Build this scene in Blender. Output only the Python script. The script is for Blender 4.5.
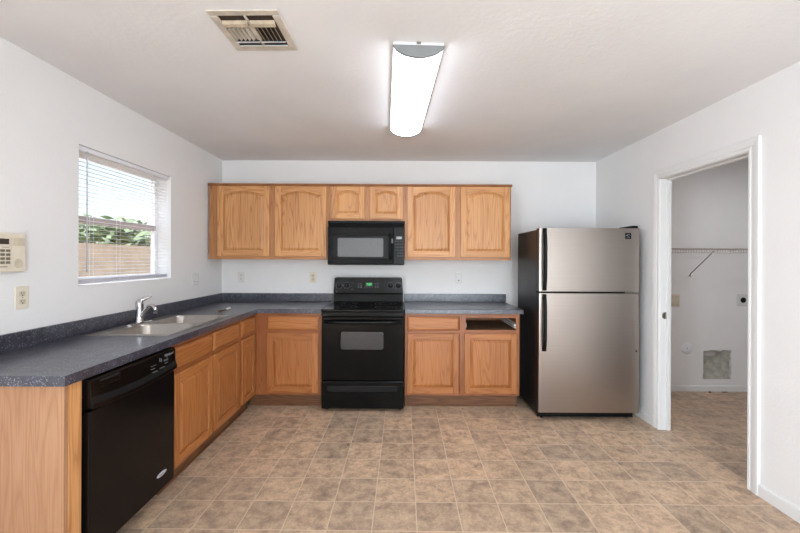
import bpy, bmesh, math, random
from mathutils import Vector, Matrix
random.seed(7)
for o in list(bpy.data.objects):
    bpy.data.objects.remove(o)
SC = bpy.context.scene
COL = SC.collection
IN = 0.0254          # every length below is in inches; IN turns it into metres
PI = math.pi

def lin(c):
    r = []
    for v in c[:3]:
        v = v / 255.0
        r.append(v / 12.92 if v <= 0.04045 else ((v + 0.055) / 1.055) ** 2.4)
    return (r[0], r[1], r[2], 1.0)

# ------------------------------------------------------------------ camera
EYE = 53.9
cam_d = bpy.data.cameras.new('camera')
cam = bpy.data.objects.new('camera', cam_d)
COL.objects.link(cam)
cam.location = (0, 0, EYE * IN)
ROLL = math.radians(0.25)
cam.rotation_euler = (Matrix.Rotation(PI / 2, 4, 'X') @ Matrix.Rotation(ROLL, 4, 'Z')).to_euler()
cam_d.sensor_width = 36.0
cam_d.lens = 381.0 / 800.0 * 36.0
cam_d.shift_y = -7.5 / 800.0
cam_d.clip_start = 0.02
cam_d.clip_end = 200
SC.camera = cam

# ------------------------------------------------------------------ light
world = bpy.data.worlds.new('sky')
SC.world = world
world.use_nodes = True
wn = world.node_tree
wn.nodes.clear()
wo = wn.nodes.new('ShaderNodeOutputWorld')
wb = wn.nodes.new('ShaderNodeBackground')
sk = wn.nodes.new('ShaderNodeTexSky')
sk.sky_type = 'NISHITA'
sk.sun_disc = False
sk.sun_elevation = math.radians(55)
sk.sun_rotation = math.radians(200)
sk.air_density = 1.0
wb.inputs['Strength'].default_value = 0.3
haze = wn.nodes.new('ShaderNodeMix'); haze.data_type = 'RGBA'          # thin bright cloud over the blue
haze.inputs[0].default_value = 0.6
haze.inputs[7].default_value = (3.0, 3.1, 3.3, 1)
wn.links.new(sk.outputs[0], haze.inputs[6])
wn.links.new(haze.outputs[2], wb.inputs['Color'])
wn.links.new(wb.outputs[0], wo.inputs['Surface'])

def area(name, loc, rot, sx, sy, power, col):
    d = bpy.data.lights.new(name, 'AREA')
    d.shape = 'RECTANGLE'
    d.size, d.size_y = sx * IN, sy * IN
    d.energy = power
    d.color = col
    o = bpy.data.objects.new(name, d)
    o.location = [v * IN for v in loc]
    o.rotation_euler = rot
    COL.objects.link(o)
    return o

# the sun on the garden outside (it does not reach into the kitchen)
sd = bpy.data.lights.new('sun', 'SUN'); sd.energy = 4.0; sd.angle = 0.01
so = bpy.data.objects.new('sun', sd); COL.objects.link(so)
so.location = (0, 0, 6); so.rotation_euler = (math.radians(10), math.radians(-30), 0)
# unseen fill lamps added as daylight at the patio and side openings behind the camera
area('patio_fill', (43, -112, 46), (math.radians(90), 0, 0), 72, 84, 122, (0.84, 0.915, 1.0))
area('side_fill', (-84.5, -60, 48), (0, math.radians(-90), 0), 80, 62, 138, (0.83, 0.91, 1.0))
# unseen fill lamp added to brighten the laundry room
area('laundry_fill', (128, 110, 95), (0, 0, 0), 12, 12, 6.5, (0.97, 0.97, 1.0))
LAMP_EMIT = 11.0

vs = SC.view_settings
vs.view_transform = 'Standard'
vs.look = 'None'
vs.exposure = 0.43
vs.gamma = 1.0
vs.use_curve_mapping = False

# ------------------------------------------------------------------ materials
def base_mat(name, rgb, rough=0.5, metal=0.0, spec=0.5):
    m = bpy.data.materials.new(name)
    m.use_nodes = True
    b = m.node_tree.nodes['Principled BSDF']
    b.inputs['Base Color'].default_value = lin(rgb)
    b.inputs['Roughness'].default_value = rough
    b.inputs['Metallic'].default_value = metal
    b.inputs['Specular IOR Level'].default_value = spec
    return m, m.node_tree, b

def nd(t, typ, **kw):
    n = t.nodes.new(typ)
    for k, v in kw.items():
        if k in n.inputs:
            n.inputs[k].default_value = v
        else:
            setattr(n, k, v)
    return n

def ramp(t, stops):
    r = t.nodes.new('ShaderNodeValToRGB')
    e = r.color_ramp.elements
    while len(e) < len(stops):
        e.new(0.5)
    for i, (p, c) in enumerate(stops):
        e[i].position = p
        e[i].color = c if len(c) == 4 else lin(c)
    return r

def coords(t, kind='Object', scale=(1, 1, 1)):
    tc = t.nodes.new('ShaderNodeTexCoord')
    mp = t.nodes.new('ShaderNodeMapping')
    mp.inputs['Scale'].default_value = scale
    t.links.new(tc.outputs[kind], mp.inputs['Vector'])
    return mp

def mixc(t, a, b, fac, mode='MIX'):
    m = t.nodes.new('ShaderNodeMix')
    m.data_type = 'RGBA'
    m.blend_type = mode
    for sock, v in ((m.inputs[0], fac), (m.inputs[6], a), (m.inputs[7], b)):
        if hasattr(v, 'links') or isinstance(v, bpy.types.NodeSocket):
            t.links.new(v, sock)
        elif isinstance(v, (int, float)):
            sock.default_value = v
        else:
            sock.default_value = v
    return m.outputs[2]

def bump(t, b, height, strength, dist):
    n = t.nodes.new('ShaderNodeBump')
    n.inputs['Strength'].default_value = strength
    n.inputs['Distance'].default_value = dist
    t.links.new(height, n.inputs['Height'])
    t.links.new(n.outputs[0], b.inputs['Normal'])

def noise_mat(name, rgb, rough=0.5, metal=0.0, spec=0.5, var=0.06, scale=8.0, bmp=0.0, bscale=60.0, detail=4):
    """a plain colour with a little procedural variation and surface grain"""
    m, t, b = base_mat(name, rgb, rough, metal, spec)
    mp = coords(t)
    n = nd(t, 'ShaderNodeTexNoise', Scale=scale, Detail=detail)
    t.links.new(mp.outputs[0], n.inputs['Vector'])
    lo = [max(0, v * (1 - var)) for v in rgb]
    hi = [min(255, v * (1 + var)) for v in rgb]
    r = ramp(t, [(0.3, lo), (0.7, hi)])
    t.links.new(n.outputs['Fac'], r.inputs[0])
    t.links.new(r.outputs[0], b.inputs['Base Color'])
    if bmp:
        n2 = nd(t, 'ShaderNodeTexNoise', Scale=bscale, Detail=3)
        t.links.new(mp.outputs[0], n2.inputs['Vector'])
        bump(t, b, n2.outputs['Fac'], bmp, 0.004)
    return m

def oak_mat(name, light, mid, dark, rough=0.42):
    m, t, b = base_mat(name, mid, rough)
    b.inputs['Coat Weight'].default_value = 0.05
    b.inputs['Coat Roughness'].default_value = 0.3
    # u runs along the grain, v across it, both in inches
    mp = coords(t, 'UV', (0.022, 0.34, 1))
    n1 = nd(t, 'ShaderNodeTexNoise', Scale=1.0, Detail=1.5, Roughness=0.45, Distortion=0.25)
    t.links.new(mp.outputs[0], n1.inputs['Vector'])
    mul = nd(t, 'ShaderNodeMath', operation='MULTIPLY'); mul.inputs[1].default_value = 11.0
    t.links.new(n1.outputs['Fac'], mul.inputs[0])
    frac = nd(t, 'ShaderNodeMath', operation='PINGPONG'); frac.inputs[1].default_value = 0.5
    t.links.new(mul.outputs[0], frac.inputs[0])
    r1 = ramp(t, [(0.0, dark), (0.13, mid), (0.4, light), (0.5, light)])
    t.links.new(frac.outputs[0], r1.inputs[0])
    mp2 = coords(t, 'UV', (0.14, 8.0, 1))
    n2 = nd(t, 'ShaderNodeTexNoise', Scale=1.0, Detail=3)
    t.links.new(mp2.outputs[0], n2.inputs['Vector'])
    r2 = ramp(t, [(0.35, (0.72, 0.68, 0.62, 1)), (0.6, (1, 1, 1, 1))])
    t.links.new(n2.outputs['Fac'], r2.inputs[0])
    c1 = mixc(t, mid_c(mid), r1.outputs[0], 0.55)
    c2 = mixc(t, c1, r2.outputs[0], 0.5, 'MULTIPLY')
    mp3 = coords(t, 'UV', (0.012, 0.05, 1))
    n3 = nd(t, 'ShaderNodeTexNoise', Scale=1.0, Detail=1)
    t.links.new(mp3.outputs[0], n3.inputs['Vector'])
    r3 = ramp(t, [(0.3, (0.78, 0.72, 0.66, 1)), (0.7, (1.08, 1.08, 1.08, 1))])
    t.links.new(n3.outputs['Fac'], r3.inputs[0])
    c3 = mixc(t, c2, r3.outputs[0], 0.8, 'MULTIPLY')
    t.links.new(c3, b.inputs['Base Color'])
    bump(t, b, n2.outputs['Fac'], 0.12, 0.001)
    return m

def mid_c(rgb):
    return lin(rgb)

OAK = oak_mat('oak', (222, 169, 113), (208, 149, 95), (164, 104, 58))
OAK_BASE = oak_mat('oak_base_shaded', (186, 124, 72), (173, 108, 56), (138, 78, 36))  # same oak as the wall doors; the dimmer light is in the colour
OAK_END = oak_mat('oak_end_panel', (186, 145, 112), (177, 132, 99), (166, 120, 88), 0.5)
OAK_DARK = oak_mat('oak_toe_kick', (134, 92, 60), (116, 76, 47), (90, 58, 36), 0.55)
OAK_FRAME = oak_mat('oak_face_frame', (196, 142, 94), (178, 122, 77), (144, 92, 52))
OAK_FRAME_BASE = oak_mat('oak_base_frame_shaded', (170, 108, 63), (154, 91, 49), (122, 68, 34))  # lower face frame, darkened in colour for the weaker light down there
OAK_TRIM = oak_mat('oak_trim', (172, 118, 74), (154, 102, 62), (124, 80, 46))
WALL = noise_mat('wall_paint', (234, 232, 231), 0.75, var=0.006, scale=3, bmp=0.25, bscale=75)
CEIL = noise_mat('ceiling_paint', (233, 231, 231), 0.85, var=0.012, scale=2, bmp=0.32, bscale=42)
TRIMW = noise_mat('white_trim_paint', (228, 227, 226), 0.4, var=0.005, scale=5)
WHITE_PL = noise_mat('white_plastic', (222, 219, 214), 0.4, var=0.01, scale=20)
BLIND_M = noise_mat('blind_white', (236, 236, 240), 0.45, var=0.01, scale=20)
IVORY = noise_mat('ivory_plastic', (224, 214, 195), 0.45, var=0.02, scale=20)
IVORY_D = noise_mat('ivory_plastic_aged', (206, 195, 172), 0.5, var=0.04, scale=30)
BLACK_GL = noise_mat('black_gloss', (9, 9, 9), 0.12, spec=0.14, var=0.05, scale=4)
BLACK_EN = noise_mat('black_enamel', (11, 11, 11), 0.22, spec=0.16, var=0.05, scale=4)
BLACK_GLASS = noise_mat('black_ceramic_glass', (14, 14, 15), 0.16, spec=0.2, var=0.05, scale=10)
BLACK_PL = noise_mat('black_plastic', (14, 14, 14), 0.4, spec=0.2, var=0.08, scale=30)
DW_BLACK = noise_mat('dishwasher_black', (16, 12, 11), 0.2, spec=0.18, var=0.06, scale=5)
DARK_HOLE = noise_mat('dark_void', (8, 7, 7), 0.9, var=0.1, scale=10)
FRIDGE_SIDE = noise_mat('fridge_side_black', (22, 20, 20), 0.33, spec=0.3, var=0.06, scale=20, bmp=0.15, bscale=300)
WINDOW_GREY = noise_mat('oven_window_grey', (54, 54, 55), 0.18, var=0.04, scale=30)
MW_MESH = noise_mat('microwave_window_grey', (94, 94, 94), 0.28, var=0.03, scale=60)
CHROME = noise_mat('chrome', (205, 205, 206), 0.12, metal=1.0, var=0.03, scale=10)
NICKEL = noise_mat('satin_nickel', (150, 145, 138), 0.35, metal=1.0, var=0.05, scale=20)
SILVER = noise_mat('silver_mark', (198, 198, 200), 0.4, var=0.03, scale=20)
MARK_W = noise_mat('printed_white', (140, 142, 146), 0.5, var=0.03, scale=20)
MARK_G = noise_mat('printed_grey', (92, 92, 95), 0.5, var=0.03, scale=20)
VENT_M = noise_mat('vent_aged_cream', (200, 190, 176), 0.5, var=0.07, scale=18)
VENT_T = noise_mat('vent_louver_tan', (176, 160, 138), 0.5, var=0.12, scale=25)
DUCT = noise_mat('duct_brown', (52, 40, 28), 0.8, var=0.25, scale=15)
CAP_GREY = noise_mat('lamp_end_grey', (128, 130, 130), 0.45, var=0.02, scale=12)
KEY_GREY = noise_mat('keypad_key', (120, 112, 98), 0.5, var=0.05, scale=30)
LCD = noise_mat('dark_lcd', (64, 56, 48), 0.25, var=0.04, scale=20)
DRYWALL = noise_mat('recess_drywall', (206, 202, 190), 0.8, var=0.12, scale=14)
WOOD_RAW = noise_mat('raw_particle_board', (124, 92, 62), 0.8, var=0.2, scale=20)
BLOCK = noise_mat('garden_block_wall', (216, 192, 168), 0.9, var=0.06, scale=4)
SOIL = noise_mat('garden_gravel', (196, 170, 140), 0.95, var=0.12, scale=5)
LEAFM = noise_mat('leaf_green', (160, 174, 136), 0.8, var=0.1, scale=4)
BARK = noise_mat('bark', (96, 76, 58), 0.9, var=0.2, scale=12)
STUCCO = noise_mat('house_stucco', (206, 190, 168), 0.9, var=0.03, scale=4)

def steel_mat(name, rgb, rough, sc):
    m, t, b = base_mat(name, rgb, rough, 1.0)
    mp = coords(t, 'Object', sc)
    n = nd(t, 'ShaderNodeTexNoise', Scale=1.0, Detail=3)
    t.links.new(mp.outputs[0], n.inputs['Vector'])
    r = ramp(t, [(0.3, [v * 0.98 for v in rgb]), (0.7, [min(255, v * 1.02) for v in rgb])])
    t.links.new(n.outputs['Fac'], r.inputs[0])
    t.links.new(r.outputs[0], b.inputs['Base Color'])
    b.inputs['Anisotropic'].default_value = 0.55
    bump(t, b, n.outputs['Fac'], 0.012, 0.0004)
    return m
STEEL = steel_mat('brushed_steel', (168, 158, 151), 0.3, (2, 2, 700))
SINK_STEEL = steel_mat('sink_steel', (178, 172, 166), 0.28, (60, 3, 60))

def counter_mat():
    m, t, b = base_mat('speckled_laminate', (64, 66, 78), 0.3, spec=0.8)
    b.inputs['Coat Weight'].default_value = 0.2
    b.inputs['Coat Roughness'].default_value = 0.25
    mp = coords(t)
    n = nd(t, 'ShaderNodeTexNoise', Scale=16.0, Detail=5, Roughness=0.6)
    t.links.new(mp.outputs[0], n.inputs['Vector'])
    r = ramp(t, [(0.3, (35, 36, 45)), (0.5, (49, 50, 62)), (0.72, (72, 74, 88))])
    t.links.new(n.outputs['Fac'], r.inputs[0])
    v = nd(t, 'ShaderNodeTexVoronoi', Scale=120.0)
    t.links.new(mp.outputs[0], v.inputs['Vector'])
    rv = ramp(t, [(0.0, (1, 1, 1, 1)), (0.24, (1, 1, 1, 1)), (0.36, (0, 0, 0, 1))])
    t.links.new(v.outputs['Distance'], rv.inputs[0])
    n2 = nd(t, 'ShaderNodeTexNoise', Scale=30.0, Detail=2)
    t.links.new(mp.outputs[0], n2.inputs['Vector'])
    r2 = ramp(t, [(0.40, (0, 0, 0, 1)), (0.52, (1, 1, 1, 1))])
    t.links.new(n2.outputs['Fac'], r2.inputs[0])
    spot = mixc(t, rv.outputs[0], r2.outputs[0], 1.0, 'MULTIPLY')
    c = mixc(t, r.outputs[0], lin((126, 128, 142)), spot)
    t.links.new(c, b.inputs['Base Color'])
    return m
COUNTER = counter_mat()

def floor_mat():
    m, t, b = base_mat('vinyl_tile_floor', (170, 148, 125), 0.42)
    tc = t.nodes.new('ShaderNodeTexCoord')
    mp = t.nodes.new('ShaderNodeMapping')
    mp.vector_type = 'TEXTURE'
    mp.inputs['Location'].default_value = (-5.3 * IN, 84.5 * IN, 0)
    mp.inputs['Rotation'].default_value = (0, 0, math.radians(-0.5))
    mp.inputs['Scale'].default_value = (9 * IN, 9 * IN, 9 * IN)
    t.links.new(tc.outputs['Object'], mp.inputs['Vector'])
    sep = t.nodes.new('ShaderNodeSeparateXYZ')
    t.links.new(mp.outputs[0], sep.inputs[0])
    dists, cells = [], []
    for ax in (0, 1):
        pp = nd(t, 'ShaderNodeMath', operation='PINGPONG'); pp.inputs[1].default_value = 0.5
        t.links.new(sep.outputs[ax], pp.inputs[0]); dists.append(pp.outputs[0])
        fl = nd(t, 'ShaderNodeMath', operation='FLOOR')
        t.links.new(sep.outputs[ax], fl.inputs[0]); cells.append(fl.outputs[0])
    mn = nd(t, 'ShaderNodeMath', operation='MINIMUM')
    t.links.new(dists[0], mn.inputs[0]); t.links.new(dists[1], mn.inputs[1])
    rg = ramp(t, [(0.0, (1, 1, 1, 1)), (0.006, (1, 1, 1, 1)), (0.014, (0, 0, 0, 1))])
    t.links.new(mn.outputs[0], rg.inputs[0])
    cx = t.nodes.new('ShaderNodeCombineXYZ')
    t.links.new(cells[0], cx.inputs[0]); t.links.new(cells[1], cx.inputs[1])
    wn_ = nd(t, 'ShaderNodeTexWhiteNoise', noise_dimensions='3D')
    t.links.new(cx.outputs[0], wn_.inputs['Vector'])
    # marbling, shifted for every tile
    sc = nd(t, 'ShaderNodeVectorMath', operation='SCALE'); sc.inputs['Scale'].default_value = 9.0
    t.links.new(wn_.outputs['Color'], sc.inputs[0])
    ad = nd(t, 'ShaderNodeVectorMath', operation='ADD')
    t.links.new(mp.outputs[0], ad.inputs[0]); t.links.new(sc.outputs[0], ad.inputs[1])
    n = nd(t, 'ShaderNodeTexNoise', Scale=2.8, Detail=9, Roughness=0.74, Distortion=0.25)
    t.links.new(ad.outputs[0], n.inputs['Vector'])
    r = ramp(t, [(0.28, (138, 117, 102)), (0.42, (176, 151, 129)), (0.56, (208, 180, 152)), (0.75, (226, 201, 172))])
    t.links.new(n.outputs['Fac'], r.inputs[0])
    rt = ramp(t, [(0.0, (0.80, 0.81, 0.83, 1)), (1.0, (1.10, 1.07, 1.04, 1))])
    t.links.new(wn_.outputs['Value'], rt.inputs[0])
    c1 = mixc(t, r.outputs[0], rt.outputs[0], 1.0, 'MULTIPLY')
    n3 = nd(t, 'ShaderNodeTexNoise', Scale=16.0, Detail=5, Roughness=0.7)
    t.links.new(ad.outputs[0], n3.inputs['Vector'])
    r3 = ramp(t, [(0.35, (0.84, 0.82, 0.80, 1)), (0.62, (1.06, 1.06, 1.06, 1))])
    t.links.new(n3.outputs['Fac'], r3.inputs[0])
    c2 = mixc(t, c1, r3.outputs[0], 0.8, 'MULTIPLY')
    c3 = mixc(t, c2, lin((214, 193, 168)), rg.outputs[0])
    t.links.new(c3, b.inputs['Base Color'])
    bump(t, b, mn.outputs[0], 0.02, 0.001)
    return m
FLOOR = floor_mat()

def glass_mat():
    m = bpy.data.materials.new('window_glass')
    m.use_nodes = True
    t = m.node_tree
    t.nodes.clear()
    o = t.nodes.new('ShaderNodeOutputMaterial')
    tr = t.nodes.new('ShaderNodeBsdfTransparent'); tr.inputs[0].default_value = (0.93, 0.95, 0.95, 1)
    g = t.nodes.new('ShaderNodeBsdfGlossy'); g.inputs['Roughness'].default_value = 0.02
    fr = t.nodes.new('ShaderNodeFresnel'); fr.inputs[0].default_value = 1.45
    mx = t.nodes.new('ShaderNodeMixShader')
    gm = t.nodes.new('ShaderNodeNewGeometry')
    ml = t.nodes.new('ShaderNodeMath'); ml.operation = 'MULTIPLY_ADD'      # only the front face of the pane reflects
    ml.inputs[1].default_value = -1.0; ml.inputs[2].default_value = 1.0
    t.links.new(gm.outputs['Backfacing'], ml.inputs[0])
    m2 = t.nodes.new('ShaderNodeMath'); m2.operation = 'MULTIPLY'
    t.links.new(fr.outputs[0], m2.inputs[0]); t.links.new(ml.outputs[0], m2.inputs[1])
    t.links.new(m2.outputs[0], mx.inputs[0]); t.links.new(tr.outputs[0], mx.inputs[1]); t.links.new(g.outputs[0], mx.inputs[2])
    t.links.new(mx.outputs[0], o.inputs[0])
    return m
GLASS = glass_mat()

def emit_mat(name, rgb, strength):
    m, t, b = base_mat(name, rgb, 0.4)
    b.inputs['Emission Color'].default_value = lin(rgb)
    b.inputs['Emission Strength'].default_value = strength
    return m
LAMP_M = emit_mat('lamp_lens_lit', (234, 243, 255), LAMP_EMIT)
GREEN_LED = emit_mat('green_led', (40, 215, 90), 0.8)

# ------------------------------------------------------------------ mesh helpers
class MB:
    """collects shapes (inches) and links them as ONE mesh object"""
    def __init__(self):
        self.v, self.f, self.uv, self.sm = [], [], [], []

    def poly(self, pts, uvs=None, smooth=False):
        i = len(self.v)
        self.v += [tuple(p) for p in pts]
        self.f.append(list(range(i, i + len(pts))))
        self.uv.append(uvs or [(p[0] + p[1], p[2]) for p in pts])
        self.sm.append(smooth)

    def guv(self, pts, g, off):
        """grain coordinates: along axis g first, the other two folded second"""
        r = []
        for p in pts:
            o = [p[a] for a in (0, 1, 2) if a != g]
            r.append((p[g] + off[0], o[0] + o[1] * 0.9 + off[1]))
        return r

    def box(self, x0, x1, y0, y1, z0, z1, g=2):
        off = (random.uniform(0, 400), random.uniform(0, 400))
        P = [(x0, y0, z0), (x1, y0, z0), (x1, y1, z0), (x0, y1, z0), (x0, y0, z1), (x1, y0, z1), (x1, y1, z1), (x0, y1, z1)]
        i = len(self.v)
        self.v += P
        for q in ((0, 3, 2, 1), (4, 5, 6, 7), (0, 1, 5, 4), (1, 2, 6, 5), (2, 3, 7, 6), (3, 0, 4, 7)):
            self.f.append([i + k for k in q])
            self.uv.append(self.guv([P[k] for k in q], g, off))
            self.sm.append(False)
        return self

    def prism(self, pts, ax, a0, a1, g=2, smooth=False):
        """2-D outline swept along axis ax from a0 to a1 (pts in the two remaining axes, in order)"""
        off = (random.uniform(0, 400), random.uniform(0, 400))
        def p3(p, a):
            r = [p[0], p[1]]
            r.insert(ax, a)
            return tuple(r)
        n = len(pts)
        A = [p3(p, a0) for p in pts]
        B = [p3(p, a1) for p in pts]
        i = len(self.v)
        self.v += A + B
        fl = [(list(range(n))[::-1], False), (list(range(n, 2 * n)), False)]
        for k in range(n):
            k2 = (k + 1) % n
            fl.append(([k, k2, n + k2, n + k], smooth))
        AB = A + B
        for q, s in fl:
            self.f.append([i + k for k in q])
            self.uv.append(self.guv([AB[k] for k in q], g, off))
            self.sm.append(s)
        return self

    def loft(self, rings, cap0=False, cap1=True, g=2, smooth=False, off=None):
        """closed rings of equal length joined one to the next"""
        off = off or (random.uniform(0, 400), random.uniform(0, 400))
        i = len(self.v)
        n = len(rings[0])
        allp = [tuple(p) for r in rings for p in r]
        self.v += allp
        fl = []
        for r in range(len(rings) - 1):
            for k in range(n):
                k2 = (k + 1) % n
                fl.append(([r * n + k, r * n + k2, (r + 1) * n + k2, (r + 1) * n + k], smooth))
        if cap0: fl.append((list(range(n))[::-1], False))
        if cap1: fl.append(([(len(rings) - 1) * n + k for k in range(n)], False))
        for q, s in fl:
            self.f.append([i + k for k in q])
            self.uv.append(self.guv([allp[k] for k in q], g, off))
            self.sm.append(s)
        return self

    def tube(self, pts, rad, n=12, caps=True):
        pts = [Vector(p) for p in pts]
        rads = rad if isinstance(rad, (list, tuple)) else [rad] * len(pts)
        rings = []
        up = None
        for k, p in enumerate(pts):
            d = (pts[min(k + 1, len(pts) - 1)] - pts[max(k - 1, 0)]).normalized()
            if up is None:
                up = Vector((0, 0, 1)) if abs(d.z) < 0.9 else Vector((1, 0, 0))
            s = d.cross(up).normalized()
            up = s.cross(d).normalized()
            rings.append([p + (s * math.cos(2 * PI * a / n) + up * math.sin(2 * PI * a / n)) * rads[k] for a in range(n)])
        return self.loft(rings, caps, caps, smooth=True)

    def cyl(self, c, ax, r, a0, a1, n=24):
        p0, p1 = list(c), list(c)
        p0[ax], p1[ax] = a0, a1
        return self.tube([p0, p1], r, n)

    def lathe(self, prof, c, ax=2, n=24):
        """profile of (radius, along) about axis ax through c"""
        rings = []
        for r, a in prof:
            ring = []
            for k in range(n):
                t = 2 * PI * k / n
                q = [r * math.cos(t), r * math.sin(t)]
                q.insert(ax, a)
                ring.append((c[0] + q[0], c[1] + q[1], c[2] + q[2]))
            rings.append(ring)
        return self.loft(rings, True, True, smooth=True)

    def build(self, name, m, parent=None, bevel=0.0, seg=2, kind=None, label=None):
        me = bpy.data.meshes.new(name)
        me.from_pydata([(a * IN, b * IN, c * IN) for a, b, c in self.v], [], self.f)
        ul = me.uv_layers.new(name='grain')
        li = 0
        for k, f in enumerate(self.f):
            for j in range(len(f)):
                ul.data[li].uv = self.uv[k][j]
                li += 1
        me.polygons.foreach_set('use_smooth', self.sm)
        bm = bmesh.new(); bm.from_mesh(me)
        bmesh.ops.recalc_face_normals(bm, faces=bm.faces)
        bm.to_mesh(me); bm.free()
        me.materials.append(m)
        o = bpy.data.objects.new(name, me)
        COL.objects.link(o)
        if parent is not None:
            o.parent = parent
        if bevel:
            bv = o.modifiers.new('bevel', 'BEVEL')
            bv.width = bevel * IN; bv.segments = seg; bv.limit_method = 'ANGLE'; bv.angle_limit = math.radians(40)
        if kind: o['kind'] = kind
        if label: o['label'] = label
        return o

def thing(name, label, cat, loc=(0, 0, 0), rz=0.0, group=None):
    o = bpy.data.objects.new(name, None)
    o.empty_display_size = 0.05
    COL.objects.link(o)
    o.location = [v * IN for v in loc]
    o.rotation_euler = (0, 0, rz)
    o['label'] = label; o['category'] = cat
    if group: o['group'] = group
    return o

def tag(o, label, cat, group=None):
    o['label'] = label; o['category'] = cat
    if group: o['group'] = group
    return o

def struct(o):
    o['kind'] = 'structure'
    return o

def dup(root, loc, rz, label, group=None):
    r = root.copy(); COL.objects.link(r)
    r.location = [v * IN for v in loc]; r.rotation_euler = (0, 0, rz); r['label'] = label
    if group: r['group'] = group
    for ch in list(root.children):
        c = ch.copy(); COL.objects.link(c); c.parent = r
        for g in list(ch.children):
            d = g.copy(); COL.objects.link(d); d.parent = c
    return r

def text_mesh(name, s, m, parent, size, loc, rot, ext=0.01, shear=0.0, align='CENTER'):
    cu = bpy.data.curves.new(name, 'FONT')
    cu.body = s; cu.size = size * IN; cu.extrude = ext * IN; cu.shear = shear
    cu.align_x = align; cu.align_y = 'CENTER'
    tmp = bpy.data.objects.new(name + '_curve', cu); COL.objects.link(tmp)
    bpy.context.view_layer.update()
    me = bpy.data.meshes.new_from_object(tmp.evaluated_get(bpy.context.evaluated_depsgraph_get()))
    bpy.data.objects.remove(tmp)
    me.materials.clear(); me.materials.append(m)
    o = bpy.data.objects.new(name, me); COL.objects.link(o)
    o.parent = parent
    o.location = [v * IN for v in loc]; o.rotation_euler = rot
    return o

# ------------------------------------------------------------------ the setting
LX, RX, BY, CZ = -75.2, 82.7, 161.0, 95.3        # left wall, right wall, back wall, ceiling
WT = 5.0                                         # outer wall thickness
RT = 3.5                                         # right (inner) wall thickness
RY = -108.0                                      # rear wall
LRX, LBY, LFY = 153.0, 157.0, 40.0               # laundry room: far side, back wall, front
struct(MB().box(LX - WT, LRX + 5, RY - 5, BY + 5, -2, 0).build('floor', FLOOR))
struct(MB().box(LX - WT, LRX + 5, RY - 5, BY + 5, CZ, CZ + 3).build('ceiling', CEIL))
struct(MB().box(LX - WT, RX + RT, BY, BY + 5, 0, CZ).build('wall_back', WALL))
# left wall around the window opening
WY0, WY1, WZ0, WZ1 = 89.1, 125.0, 47.3, 80.5
w = MB()
QY0, QY1, QZ0, QZ1 = -94, -26, 6, 88             # unseen side opening, added to light the right wall
w.box(LX - WT, LX, RY, QY0, 0, CZ); w.box(LX - WT, LX, QY1, WY0, 0, CZ); w.box(LX - WT, LX, WY1, BY, 0, CZ)
w.box(LX - WT, LX, QY0, QY1, 0, QZ0); w.box(LX - WT, LX, QY0, QY1, QZ1, CZ)
w.box(LX - WT, LX, WY0, WY1, 0, WZ0); w.box(LX - WT, LX, WY0, WY1, WZ1, CZ)
struct(w.build('wall_left', WALL))
# right wall around the doorway
DY0, DY1, DZ = 90.3, 121.0, 79.6                 # clear opening
w = MB()
w.box(RX, RX + RT, RY, DY0 - .75, 0, CZ); w.box(RX, RX + RT, DY1 + .75, BY, 0, CZ)
w.box(RX, RX + RT, DY0 - .75, DY1 + .75, DZ + .75, CZ)
struct(w.build('wall_right', WALL))
# rear wall with an unseen patio opening, added to let daylight in
PX0, PX1, PZ = 5, 81, 84
w = MB()
w.box(LX - WT, PX0, RY - 5, RY, 0, CZ); w.box(PX1, RX + RT, RY - 5, RY, 0, CZ); w.box(PX0, PX1, RY - 5, RY, PZ, CZ)
struct(w.build('wall_rear', WALL))
# laundry room walls
HX0, HX1, HZ0, HZ1 = 125.2, 136.7, 4.9, 16.9     # recess for the dryer vent
w = MB()
w.box(RX + RT, HX0, LBY, LBY + .6, 0, CZ); w.box(HX1, LRX, LBY, LBY + .6, 0, CZ)
w.box(HX0, HX1, LBY, LBY + .6, 0, HZ0); w.box(HX0, HX1, LBY, LBY + .6, HZ1, CZ)
# ragged cut edge of the drywall
for k in range(26):
    t = random.random()
    s = random.uniform(.15, .5)
    if k % 2:
        z = HZ0 + t * (HZ1 - HZ0 - .6); w.box(HX1 - s, HX1 + .02, LBY + .02, LBY + .58, z, z + random.uniform(.4, 1.6))
    else:
        x = HX0 + t * (HX1 - HX0 - .6); w.box(x, x + random.uniform(.5, 1.8), LBY + .02, LBY + .58, HZ1 - s, HZ1 + .02)
struct(w.build('wall_laundry_back', WALL))
struct(MB().box(LRX, LRX + 4, LFY, BY + 5, 0, CZ).build('wall_laundry_side', WALL))
struct(MB().box(RX + RT, LRX, LFY - 4, LFY, 0, CZ).build('wall_laundry_front', WALL))
r = MB()
r.box(HX0 - .8, HX1 + .8, LBY + 6.2, LBY + 6.7, HZ0 - .8, HZ1 + .8)
r.box(HX0 - .8, HX0 - .02, LBY + .6, LBY + 6.2, HZ0 - .8, HZ1 + .8); r.box(HX1 + .02, HX1 + .8, LBY + .6, LBY + 6.2, HZ0 - .8, HZ1 + .8)
r.box(HX0 - .02, HX1 + .02, LBY + .6, LBY + 6.2, HZ0 - .8, HZ0 - .02); r.box(HX0 - .02, HX1 + .02, LBY + .6, LBY + 6.2, HZ1 + .02, HZ1 + .8)
struct(r.build('trim_recess_lining', DRYWALL))
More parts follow.
